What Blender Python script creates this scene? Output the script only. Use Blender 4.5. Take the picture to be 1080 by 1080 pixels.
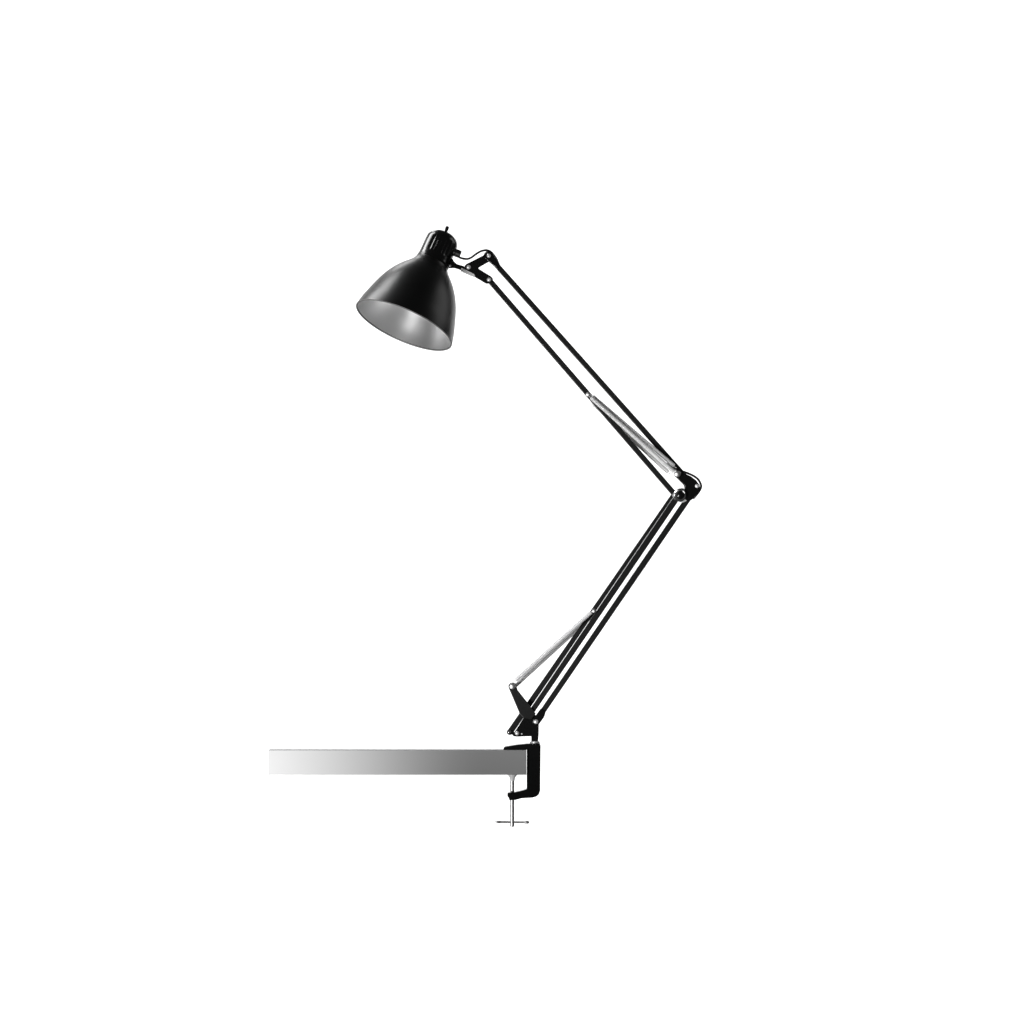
import bpy, bmesh, math
from mathutils import Vector, Matrix
R = math.radians
for o in list(bpy.data.objects): bpy.data.objects.remove(o)
SC = bpy.context.scene; COL = SC.collection
S = 0.0015            # metres per photograph pixel in the lamp's plane
ZC = 1.125            # camera height: the table top then stands at 0.75 m

# ------------------------------------------------------------------ camera
cam = bpy.data.cameras.new('camera'); camo = bpy.data.objects.new('camera', cam); COL.objects.link(camo)
camo.location = (0, -10, ZC); camo.rotation_euler = (R(90), 0, 0)
cam.sensor_width = 36; cam.lens = 36*10/(1080*S); cam.clip_start = 0.1; cam.clip_end = 200
SC.camera = camo
SC.view_settings.view_transform = 'Standard'; SC.view_settings.look = 'None'
SC.view_settings.exposure = 0; SC.view_settings.gamma = 1; SC.view_settings.use_curve_mapping = False

# ------------------------------------------------------------------ world: dim studio
w = bpy.data.worlds.new('World'); SC.world = w; w.use_nodes = True
bg = w.node_tree.nodes['Background']; bg.inputs[0].default_value = (1, 1, 1, 1); bg.inputs[1].default_value = 0.05

# ------------------------------------------------------------------ lamps
def area(name, loc, target, sx, sy, power):
    l = bpy.data.lights.new(name, 'AREA'); l.shape = 'RECTANGLE'; l.size = sx; l.size_y = sy; l.energy = power
    o = bpy.data.objects.new(name, l); COL.objects.link(o); o.location = loc
    o.rotation_euler = (Vector(target)-Vector(loc)).to_track_quat('-Z', 'Y').to_euler()
    return o
area('backdrop_light', (-1.9, 0.9, 1.1), (-1.75, 3.0, 1.1), 1.4, 4.0, 98)
area('backdrop_light', (1.9, 0.9, 1.1), (1.75, 3.0, 1.1), 1.4, 4.0, 98)
area('key_softbox', (-1.05, 0.38, 2.45), (-0.15, 0, 1.45), 0.45, 1.0, 20)
area('side_softbox', (1.5, 0.25, 2.1), (-0.1, 0, 1.45), 1.0, 1.0, 4)
area('low_fill', (-1.35, -2.2, 0.15), (-0.17, 0, 1.4), 0.3, 0.3, 42)  # added fill from low front left, lifts the reflector and springs
area('top_softbox', (-0.5, 1.1, 2.5), (-0.15, 0, 1.45), 0.45, 0.4, 3.5)
area('left_fill', (-2.0, 0.05, 1.25), (0, 0, 1.2), 0.4, 1.2, 5)  # added light, whitens the left side of the chrome knob
def spot(name, loc, target, size, power, blend=1.0, rad=0.02):
    l = bpy.data.lights.new(name, 'SPOT'); l.energy = power; l.spot_size = size; l.spot_blend = blend; l.shadow_soft_size = rad
    o = bpy.data.objects.new(name, l); COL.objects.link(o); o.location = loc
    o.rotation_euler = (Vector(target)-Vector(loc)).to_track_quat('-Z', 'Y').to_euler()
    return o
spot('board_fade_fill', (-0.81, -2.2, 0.55), (-0.81, 0, 0.73), R(39), 650)  # added light, fades the evenly coloured board from bright left to dark right
spot('arm_fill_spot', (-1.5, -2.7, 0.75), (0.12, 0, 1.09), R(14), 205, 0.6, 0.1)  # added light, brightens the springs along the arms
spot('reflector_fill_spot', (-1.15, -3.2, 0.65), (-0.16, 0, 1.41), R(5.8), 190, 0.8, 0.22)  # added narrow light, brightens the inside of the shade

# ------------------------------------------------------------------ materials
def mat(name, col, rough=0.4, metal=0.0, spec=0.5, noise=0.0, scale=200, bump=0.0, coat=0.0):
    m = bpy.data.materials.new(name); m.use_nodes = True; n = m.node_tree.nodes; l = m.node_tree.links
    p = n['Principled BSDF']; c = (col, col, col) if isinstance(col, (int, float)) else col
    p.inputs['Base Color'].default_value = (*c, 1); p.inputs['Roughness'].default_value = rough
    p.inputs['Metallic'].default_value = metal; p.inputs['Specular IOR Level'].default_value = spec
    p.inputs['Coat Weight'].default_value = coat; p.inputs['Coat Roughness'].default_value = 0.1
    tc = n.new('ShaderNodeTexCoord'); nz = n.new('ShaderNodeTexNoise'); nz.inputs['Scale'].default_value = scale
    nz.inputs['Detail'].default_value = 4; l.new(tc.outputs['Object'], nz.inputs['Vector'])
    mr = n.new('ShaderNodeMapRange'); l.new(nz.outputs['Fac'], mr.inputs['Value'])
    mr.inputs['To Min'].default_value = rough*(1-noise); mr.inputs['To Max'].default_value = rough*(1+noise)
    l.new(mr.outputs['Result'], p.inputs['Roughness'])
    if bump:
        b = n.new('ShaderNodeBump'); b.inputs['Strength'].default_value = bump; b.inputs['Distance'].default_value = 0.0002
        l.new(nz.outputs['Fac'], b.inputs['Height']); l.new(b.outputs['Normal'], p.inputs['Normal'])
    return m
M = dict(
    paint=mat('black_satin_paint', 0.002, 0.35, spec=0.4, noise=0.08, scale=60),
    rod=mat('black_enamel', 0.006, 0.3, noise=0.15, scale=300),
    gloss=mat('black_gloss_enamel', 0.003, 0.2, noise=0.2, scale=300, bump=0.15),
    iron=mat('black_cast_iron_paint', 0.0015, 0.3, spec=0.2, noise=0.2, scale=400, bump=0.3),
    alu=mat('satin_aluminium', 0.86, 0.38, metal=1.0, noise=0.1, scale=80),
    lip=mat('bright_aluminium_lip', 0.85, 0.3, metal=1.0),
    steel=mat('zinc_plated_steel', 0.85, 0.4, metal=0.5, noise=0.1, scale=500),
    chrome=mat('polished_chrome', 0.9, 0.08, metal=1.0),
    rubber=mat('black_cable', 0.006, 0.45),
    spring=mat('bright_zinc_wire', 0.93, 0.3, metal=0.15),
    dark=mat('plain_machined_steel', 0.62, 0.38, metal=1.0),
    rimmetal=mat('bare_rim_metal', 0.24, 0.6, metal=0.6),
    pad=mat('pale_plastic_pad', 0.75, 0.4),
    board=mat('pale_grey_laminate', 0.26, 0.55, spec=0.2, noise=0.05, scale=30),
    white=mat('white_backdrop_paint', 0.9, 0.9, spec=0.0),
)

# ------------------------------------------------------------------ helpers
def P(px, py, y=0.0): return Vector(((px-540)*S, y, (540-py)*S + ZC))
ORI = {}
def obj(name, bm, m, parent=None, smooth=True, bevel=0.0, seg=2, angle=35):
    bmesh.ops.recalc_face_normals(bm, faces=bm.faces)
    xs = [v.co for v in bm.verts]
    c = Vector([(min(v[i] for v in xs)+max(v[i] for v in xs))/2 for i in range(3)])
    bmesh.ops.translate(bm, verts=bm.verts, vec=-c)
    me = bpy.data.meshes.new(name); bm.to_mesh(me); bm.free(); me.materials.append(M[m])
    o = bpy.data.objects.new(name, me); COL.objects.link(o); ORI[o.name] = c
    if parent: o.parent = parent; o.location = c-ORI[parent.name]
    else: o.location = c
    if smooth:
        for p in me.polygons: p.use_smooth = True
    if bevel:
        b = o.modifiers.new('bevel', 'BEVEL'); b.width = bevel*S; b.segments = seg; b.limit_method = 'ANGLE'; b.angle_limit = R(30)
        b.harden_normals = True
    if smooth:
        me.set_sharp_from_angle(angle=R(angle))
    return o
def frame(d):
    d = d.normalized(); a = Vector((0, 1, 0)) if abs(d.y) < 0.9 else Vector((1, 0, 0))
    u = a.cross(d).normalized(); return u, d.cross(u).normalized()
def sweep(bm, pts, rad, n=12, caps=True):
    """round tube along pts; rad is one radius or one per point (metres)"""
    rings = []; N = len(pts)
    u, v = frame(pts[1]-pts[0])
    for i, p in enumerate(pts):
        t = (pts[min(i+1, N-1)]-pts[max(i-1, 0)]).normalized()
        u = (u-t*u.dot(t)).normalized(); v = t.cross(u)
        r = rad[i] if isinstance(rad, (list, tuple)) else rad
        rings.append([bm.verts.new(p+(u*math.cos(2*math.pi*k/n)+v*math.sin(2*math.pi*k/n))*r) for k in range(n)])
    for a, b in zip(rings, rings[1:]):
        for k in range(n): bm.faces.new((a[k], a[(k+1) % n], b[(k+1) % n], b[k]))
    if caps: bm.faces.new(rings[0][::-1]); bm.faces.new(rings[-1])
def turned(bm, p0, axis, prof, n=32, fn=None):
    """lathe: prof = [(distance along axis, radius)] in pixels"""
    axis = axis.normalized(); u, v = frame(axis); rings = []
    for t, r in prof:
        if r <= 0: rings.append([bm.verts.new(p0+axis*t*S)]); continue
        rings.append([bm.verts.new(p0+axis*t*S+(u*math.cos(2*math.pi*k/n)+v*math.sin(2*math.pi*k/n))*S*(fn(t, r, 2*math.pi*k/n) if fn else r)) for k in range(n)])
    for a, b in zip(rings, rings[1:]):
        for k in range(n):
            if len(a) == 1 and len(b) == 1: continue
            if len(a) == 1: bm.faces.new((a[0], b[(k+1) % n], b[k]))
            elif len(b) == 1: bm.faces.new((a[k], a[(k+1) % n], b[0]))
            else: bm.faces.new((a[k], a[(k+1) % n], b[(k+1) % n], b[k]))
def closed(bm):
    es = [e for e in bm.edges if e.is_boundary]
    if es: bmesh.ops.holes_fill(bm, edges=es, sides=0)
def plate(bm, pts, y0, y1):
    """outline in pixels, extruded between depths y0 and y1 (pixels)"""
    f = [bm.verts.new(P(x, y, y0*S)) for x, y in pts]; b = [bm.verts.new(P(x, y, y1*S)) for x, y in pts]
    bm.faces.new(f); bm.faces.new(b[::-1]); n = len(pts)
    for k in range(n): bm.faces.new((f[k], b[k], b[(k+1) % n], f[(k+1) % n]))
def bar(bm, a, b, wa, wb, y0, y1):
    """flat sided bar from pixel a to pixel b, widths wa and wb"""
    d = Vector((b[0]-a[0], b[1]-a[1])).normalized(); q = Vector((-d.y, d.x))
    plate(bm, [(a[0]+q.x*wa/2, a[1]+q.y*wa/2), (b[0]+q.x*wb/2, b[1]+q.y*wb/2), (b[0]-q.x*wb/2, b[1]-q.y*wb/2), (a[0]-q.x*wa/2, a[1]-q.y*wa/2)], y0, y1)
def smooth_path(pts, k=8):
    out = []
    for i in range(len(pts)-1):
        p0, p1, p2, p3 = pts[max(i-1, 0)], pts[i], pts[i+1], pts[min(i+2, len(pts)-1)]
        for j in range(k):
            t = j/k; out.append(0.5*((2*p1)+(p2-p0)*t+(2*p0-5*p1+4*p2-p3)*t*t+(3*p1-p0-3*p2+p3)*t**3))
    return out+[pts[-1]]
def arc(cx, cy, r, a0, a1, n=8): return [(cx+r*math.cos(R(a0+(a1-a0)*i/n)), cy-r*math.sin(R(a0+(a1-a0)*i/n))) for i in range(n+1)]
FR = Vector((0, -1, 0))
def rivet(parent, px, py, y, r, m='steel', name='rivet', h=1.4, axis=FR):
    bm = bmesh.new(); turned(bm, P(px, py, y*S), axis, [(-1, r), (h*0.35, r), (h*0.75, r*0.8), (h, r*0.45), (h*1.05, 0)], 20); closed(bm)
    return obj(name, bm, m, parent)
def through_bolt(parent, px, py, y0, y1, r, head, name='bolt'):
    bm = bmesh.new(); turned(bm, P(px, py, y0*S), Vector((0, 1, 0)), [(0, 0), (0, head*0.5), (0.6, head*0.9), (1.2, head), (2.4, head), (2.4, r), (y1-y0-1.5, r), (y1-y0-1.5, head), (y1-y0, head), (y1-y0, 0)], 20)
    return obj(name, bm, 'dark', parent)

# ------------------------------------------------------------------ setting: studio backdrop
bm = bmesh.new()
vs = [bm.verts.new((x, 3.2, z)) for x, z in ((-2.9, -1.3), (2.9, -1.3), (2.9, 3.6), (-2.9, 3.6))]
f = bm.faces.new(vs)
ex = bmesh.ops.extrude_face_region(bm, geom=[f]); bmesh.ops.translate(bm, verts=[g for g in ex['geom'] if isinstance(g, bmesh.types.BMVert)], vec=(0, 0.02, 0))
bd = obj('backdrop', bm, 'white', smooth=False); bd['kind'] = 'structure'

# ------------------------------------------------------------------ table edge
tb = bpy.data.objects.new('shelf_board', None); tb.location = P(419, 816.7, 0); COL.objects.link(tb); ORI[tb.name] = P(419, 816.7, 0)
tb['label'] = 'narrow pale grey board, lit less toward the end gripped by the black clamp'; tb['category'] = 'shelf board'
bm = bmesh.new(); plate(bm, [(283.5, 790.6), (555.15, 790.6), (555.15, 816.7), (283.5, 816.7)], -14, 14)
obj('board_core', bm, 'board', tb, bevel=0.5, seg=2)

# ------------------------------------------------------------------ lamp
base = P(564, 783.5)
lamp = bpy.data.objects.new('desk_lamp', None); lamp.location = base; COL.objects.link(lamp); ORI[lamp.name] = base
lamp['label'] = 'black spring balanced architect desk lamp clamped to the end of the grey board'; lamp['category'] = 'desk lamp'

# shade
phi, tilt = R(23.6), R(16.6)
U = Vector((math.sin(phi)*math.cos(tilt), math.sin(tilt), math.cos(phi)*math.cos(tilt)))
O = P(426.5, 343.3, -23*S)
outer = [(0, 54.8), (5, 53.8), (12, 52.1), (21, 49.3), (31, 46.0), (40, 42.4), (47, 38.9), (53, 35.2), (58.5, 31.2), (63.5, 26.9), (68, 22.6), (72, 19.6), (75.5, 18.0), (79, 17.4)]
def dense(pr, k=4):
    v = [Vector((t, r, 0)) for t, r in pr]; return [(p.x, p.y) for p in smooth_path(v, k)]
outer = dense(outer)
bm = bmesh.new()
turned(bm, O, U, outer+[(79, 16.2)]+[(t, r-0.8) for t, r in outer[::-1]]+[(0, 54.8)], 128)
bmesh.ops.remove_doubles(bm, verts=bm.verts, dist=1e-6)
shade = obj('lamp_shade', bm, 'paint', lamp, angle=50)
bm = bmesh.new()
inner = [(t+0.3, max(r-1.0, 2)) for t, r in outer]
turned(bm, O, U, [(t, r-0.7) for t, r in inner]+[(78, 0)], 128)
obj('reflector', bm, 'alu', shade, angle=60)
bm = bmesh.new(); turned(bm, O, U, [(-0.05, 53.0), (-0.6, 53.2), (-0.9, 53.8), (-0.9, 54.4), (-0.5, 54.8), (-0.05, 54.85), (-0.05, 53.0)], 128)
bmesh.ops.remove_doubles(bm, verts=bm.verts, dist=1e-6); obj('rim', bm, 'rimmetal', shade, angle=60)
bm = bmesh.new()
turned(bm, O, U, [(78, 0), (78, 9), (66, 9), (64, 8), (64, 0)], 32); obj('bulb_socket', bm, 'pad', shade)
bm = bmesh.new()
turned(bm, O, U, [(66, 4), (60, 6), (52, 11), (44, 14), (37, 14), (32, 11), (29.5, 6), (29, 0)], 32); obj('light_bulb', bm, 'pad', shade)

# socket cap with ribs
_u, _v = frame(U); _F = Vector((0.11, -0.96, 0.25)); AF = math.atan2(_F.dot(_v), _F.dot(_u))
def ribs(t, r, a):
    da = abs((a-AF+math.pi) % (2*math.pi)-math.pi)
    if da > R(37) and da < R(143): return r
    k = max(0, min(1, (t-83)/1.5))*max(0, min(1, (101-t)/1.5))
    return r-0.75*k*(0.5-0.5*math.cos(30*(a-AF)))**0.6
capprof = [(75, 17.9), (75.6, 18.1), (77, 18.1), (78, 17.9), (80, 17.8), (82, 17.7), (83, 17.6), (84, 17.6), (85, 17.6), (90, 17.55), (95, 17.5), (99.5, 17.4), (101, 17.3), (102.2, 17.1), (104, 16.4), (106, 15.2), (108, 13.2), (109.6, 10.6), (110.8, 7.6), (111.5, 4), (111.8, 0)]
bm = bmesh.new(); turned(bm, O+Vector((0.8*S, 0, 0)), U, [(75, 15)]+capprof, 176, ribs); closed(bm)
cap = obj('socket_cap', bm, 'gloss', lamp, angle=50)
bm = bmesh.new()
d = (P(472.2, 238.6)-P(469.3, 247)).normalized()
turned(bm, P(469.3, 247), d, [(-2, 0), (-2, 2.4), (0.9, 2.4), (1.2, 1.5), (3.5, 1.6), (5.5, 1.9), (7.8, 2.0), (8.8, 1.3), (9.1, 0)], 20)
obj('switch', bm, 'gloss', cap)
bm = bmesh.new(); vr = (P(487, 268)-P(479.5, 265)).normalized()
turned(bm, P(477.5, 265.3), vr, [(0, 0), (0, 4.4), (2.5, 4.4), (2.9, 3.9), (3.4, 4.2), (8.3, 4.1), (8.9, 3.3), (9, 0)], 12)
obj('strain_relief', bm, 'rubber', cap, angle=25)

# arm carrying the shade
bm = bmesh.new()
plate(bm, [(473.5, 271.5), (477.5, 273), (479, 276), (482, 278.6), (489.5, 280.8), (492, 283.5), (489, 286.3), (484, 284.3), (479, 282.8), (472.5, 283)], -3.5, 3.5)
yoke = obj('shade_bracket', bm, 'gloss', lamp, bevel=0.9, seg=3)
rivet(yoke, 474.6, 280.6, -3.5, 1.5)
bm = bmesh.new()
plate(bm, [(486.4, 282.2), (500.6, 289.2), (501.2, 291.6), (499.4, 292.2), (485.8, 286.2)], -5, 3.2)
obj('steel_link', bm, 'steel', lamp, bevel=0.4)
# head joint bracket
out = [(492.4, 278.3), (509.6, 269.6)] + arc(515.6, 270, 5.4, 140, -60, 10) + [(505.2, 282.2), (504.6, 283.4), (517.6, 291.4)] + arc(516.2, 295.3, 3.8, 40, -80, 6) + [(512.8, 299.4), (500, 291.8), (492.2, 286.6)] + arc(494, 282.2, 4.2, 250, 120, 6)
bm = bmesh.new(); plate(bm, out, -4.5, 4.5)
hb = obj('head_joint', bm, 'gloss', lamp, bevel=0.9, seg=3)
rivet(hb, 494.3, 281.8, -4.5, 2.5, h=1.8); rivet(hb, 515.6, 270, -6.7, 2.2, h=1.6); rivet(hb, 515.8, 295.0, -4.9, 2.3, h=1.6)
# upper arm
bm = bmesh.new()
plate(bm, arc(515.8, 270.2, 4.9, 215, 45, 10)[::1] + [(527.2, 278.6), (527.6, 281.4), (524.6, 284.2)], -6.5, 6.5)
obj('rod_sleeve', bm, 'gloss', lamp, bevel=0.8, seg=3)
def rod(a, b, wa, wb, y0, y1, name='arm_rod'):
    bm = bmesh.new(); bar(bm, a, b, wa, wb, y0, y1); return obj(name, bm, 'rod', lamp, bevel=0.8, seg=3)
rod((519.5, 275), (733, 514.6), 5.9, 5.9, -2.5, 2.5)
rod((516.5, 296), (716, 526.5), 5.9, 5.9, -2.5, 2.5)
# springs
def spring(a, b, ya, yb, dia=4.4, wire=0.62, pitch=0.65, hook=1.2):
    A = P(a[0], a[1], ya*S); B = P(b[0], b[1], yb*S); L = (B-A).length/S; d = (B-A).normalized(); u, v = frame(d)
    turns = int((L-2*hook-5)/pitch); n = 12; pts = [A, A+d*hook*S*0.6]
    st = hook+1.6; ln = L-2*st
    for i in range(turns*n+1):
        t = i/(turns*n); r = (dia-wire)/2*min(1, (0.25+i/(n*1.5)), 0.25+(turns*n-i)/(n*1.5))
        an = 2*math.pi*i/n
        pts.append(A+d*(st+ln*t)*S+(u*math.cos(an)+v*math.sin(an))*r*S)
    pts += [B-d*hook*S*0.6, B]
    rr = [0.55*S]*2+[wire/2*S]*(len(pts)-4)+[0.55*S]*2
    bm = bmesh.new(); sweep(bm, pts, rr, 5); return obj('spring', bm, 'spring', lamp, angle=80)
spring((622.5, 415.9), (713.2, 493.6), -6.5, -6.5)
spring((621, 417.5), (712.9, 499.9), -10.5, -10.5)
spring((622.6, 423.0), (707.2, 500.2), 6.0, 6.0)
bt = through_bolt(lamp, 620.6, 416.0, -12, 10, 1.2, 2.6, 'spring_bolt')
# elbow
out = arc(714.8, 500.2, 4.0, 250, 60, 6) + [(722.5, 499.6), (729, 502.6), (734, 506.4), (737.6, 511.4), (738.2, 514.4), (736.4, 518.6), (731.6, 525.8), (727, 528.6), (722.5, 527.5), (722, 520), (721.6, 515), (721.2, 511.8), (718.2, 508.8)]
bm = bmesh.new(); plate(bm, out, -5, 5)
el = obj('elbow_joint', bm, 'gloss', lamp, bevel=1.2, seg=3)
rivet(el, 735.0, 512.6, -5, 2.2, h=1.6)
through_bolt(el, 714.6, 499.8, -13, 9, 1.6, 3.3, 'spring_bolt')
bm = bmesh.new(); kp = P(716.6, 522.2, -5*S)
turned(bm, kp, FR, [(-3, 0), (-3, 5), (0, 5.4), (0, 6.9), (1.6, 7.2), (2.6, 7.1), (4.2, 6.5), (5.6, 5.4), (6.7, 4.0), (7.4, 2.4), (7.7, 1.2), (7.8, 0)], 40)
kn = obj('elbow_knob', bm, 'chrome', lamp)
bm = bmesh.new(); turned(bm, P(717.2, 522.2, -11*S), FR, [(-3, 0), (-3, 4.6), (0.3, 4.6), (1.2, 4.0), (2.0, 2.2), (2.2, 0)], 32); obj('knob_dark_reflection', bm, 'gloss', kn)  # black disc stands in for the dark reflection in the chrome dome
bm = bmesh.new(); turned(bm, P(718.8, 522.4, -2.4*S), FR, [(0, 4), (0, 7.4), (0.4, 7.7), (1.6, 7.7), (2.2, 7.2), (2.2, 4)], 40); obj('washer', bm, 'steel', kn)
# lower arm
rod((537.9, 772.3), (709.3, 522.4), 6.5, 3.5, 2.0, 6.5)
rod((545.4, 773), (714.6, 523.8), 5.7, 6.8, -3.5, 1.5)
rod((564.4, 762), (727.0, 524.0), 6.0, 6.5, -2.5, 2.5)
spring((541.5, 719.3), (625.5, 643.6), -6.0, -6.0, dia=4.6)
spring((541.5, 725.4), (630.5, 644.2), 8.5, 8.5, dia=4.6)
through_bolt(lamp, 626.6, 644.4, -9, 11, 1.2, 2.3, 'spring_bolt')
# base joint
bm = bmesh.new()
plate(bm, arc(540.4, 723.8, 4.3, 200, 20, 8)[::1]+[(546, 727.6), (556.6, 741), (560.2, 746), (565.2, 752.6), (560, 759), (552, 757), (548, 752.6)], -7, -4)
bj = obj('base_joint', bm, 'rod', lamp, bevel=0.6)
bm = bmesh.new()
plate(bm, [(554.2, 754), (562, 752.4), (566, 755), (568.3, 763), (568.2, 774), (567.6, 781.5), (560.3, 781.5), (560.2, 776.4), (546, 776.9), (541.6, 776.6), (540.6, 775.2), (543.4, 771)], -3.6, 4.6)
obj('base_plate', bm, 'gloss', bj, bevel=0.5)
bm = bmesh.new()
plate(bm, arc(537.5, 772.2, 3.1, 140, 300, 8)+[(543.5, 775.6), (541.5, 770)], 1.8, 7)
obj('pivot_lug', bm, 'gloss', bj, bevel=0.4)
bm = bmesh.new()
plate(bm, [(562, 758.5), (570.2, 747.2), (575.6, 751.2), (574, 756), (568.8, 763.4), (565, 765.3), (561.8, 763)], -5, 5)
obj('rod_sleeve', bm, 'gloss', lamp, bevel=0.8, seg=3)
rivet(bj, 565.2, 761, -5.0, 2.4, h=1.6); rivet(bj, 545.4, 773.2, -3.8, 2.3, h=1.8); rivet(bj, 550.4, 773.8, -3.6, 0.9, h=0.7)
rivet(bj, 537.6, 772.2, 1.8, 2.0, m='chrome', h=1.0)
through_bolt(bj, 540.6, 723.6, -10, 11, 1.6, 3.3, 'spring_bolt')
bm = bmesh.new(); turned(bm, P(564.1, 784.6), Vector((0, 0, 1)), [(0, 0), (0, 5), (0.5, 5.2), (2.2, 5.2), (2.7, 4.6), (3.2, 3.6), (3.2, 0)], 28)
obj('collar', bm, 'steel', lamp)
# cable
def cable(pts, r):
    bm = bmesh.new(); sweep(bm, smooth_path([P(x, y, z*S) for x, y, z in pts]), r*S, 10); return obj('cable', bm, 'rubber', lamp)
cable([(482.5, 269.5, 0), (484.5, 271.4, 0), (488, 272.6, 0), (492.6, 273.1, 0), (497, 271.6, 0), (502.2, 267.8, 0), (507.4, 264.9, 0), (512.6, 263.9, 0), (517, 265.2, 0), (520.8, 269, 0), (524, 274, 0), (526, 279, 0)], 1.15)
cable([(704, 488, 4), (711, 494.5, 2), (718, 496.6, 0), (725.6, 499.2, 0), (732.3, 502.4, 0), (736.6, 506, 0), (739.2, 511, 0), (739.2, 514.5, 0), (736.5, 519.5, 0), (731, 526, 0)], 1.2)
# clamp
out = [(531.2, 790.6), (530.8, 788.6), (532.6, 787.2), (545, 785.2), (556, 784.1), (569.2, 784.1), (570.2, 785.6), (569.7, 833.4), (568.4, 837.4), (565.6, 839.8), (561.6, 840.9), (550, 841.6), (543.5, 843.4), (537.2, 843.6), (536.4, 840.6), (535.1, 839.6), (535.1, 835.8), (542, 835.4), (550, 833.6), (555.4, 832), (555.6, 790.3)]
bm = bmesh.new(); plate(bm, out, -9.5, 9.5)
cl = obj('clamp', bm, 'iron', lamp, bevel=1.5, seg=4)
bm = bmesh.new(); turned(bm, P(540.2, 872), Vector((0, 0, 1)), [(0, 0), (0, 1.7), (0.4, 2.2), (50, 2.2), (50, 0)], 24)
sc = obj('clamp_screw', bm, 'dark', lamp)
bm = bmesh.new(); turned(bm, P(540.4, 823.4), Vector((0, 0, 1)), [(0, 0), (0, 2.5), (2.2, 2.6), (4.4, 3.6), (5.9, 5.0), (6.4, 5.0), (6.4, 0)], 28)
obj('pressure_pad', bm, 'pad', sc)
bm = bmesh.new(); turned(bm, P(521.6, 866.9), Vector((1, 0, -0.01)), [(0, 0), (0.3, 0.7), (2.2, 1.4), (5, 1.5), (6.4, 1.15), (7, 1.1), (31, 1.1), (32, 1.2), (33.2, 1.5), (35.4, 1.5), (36.6, 0.8), (36.8, 0)], 16)
obj('tommy_bar', bm, 'dark', sc)
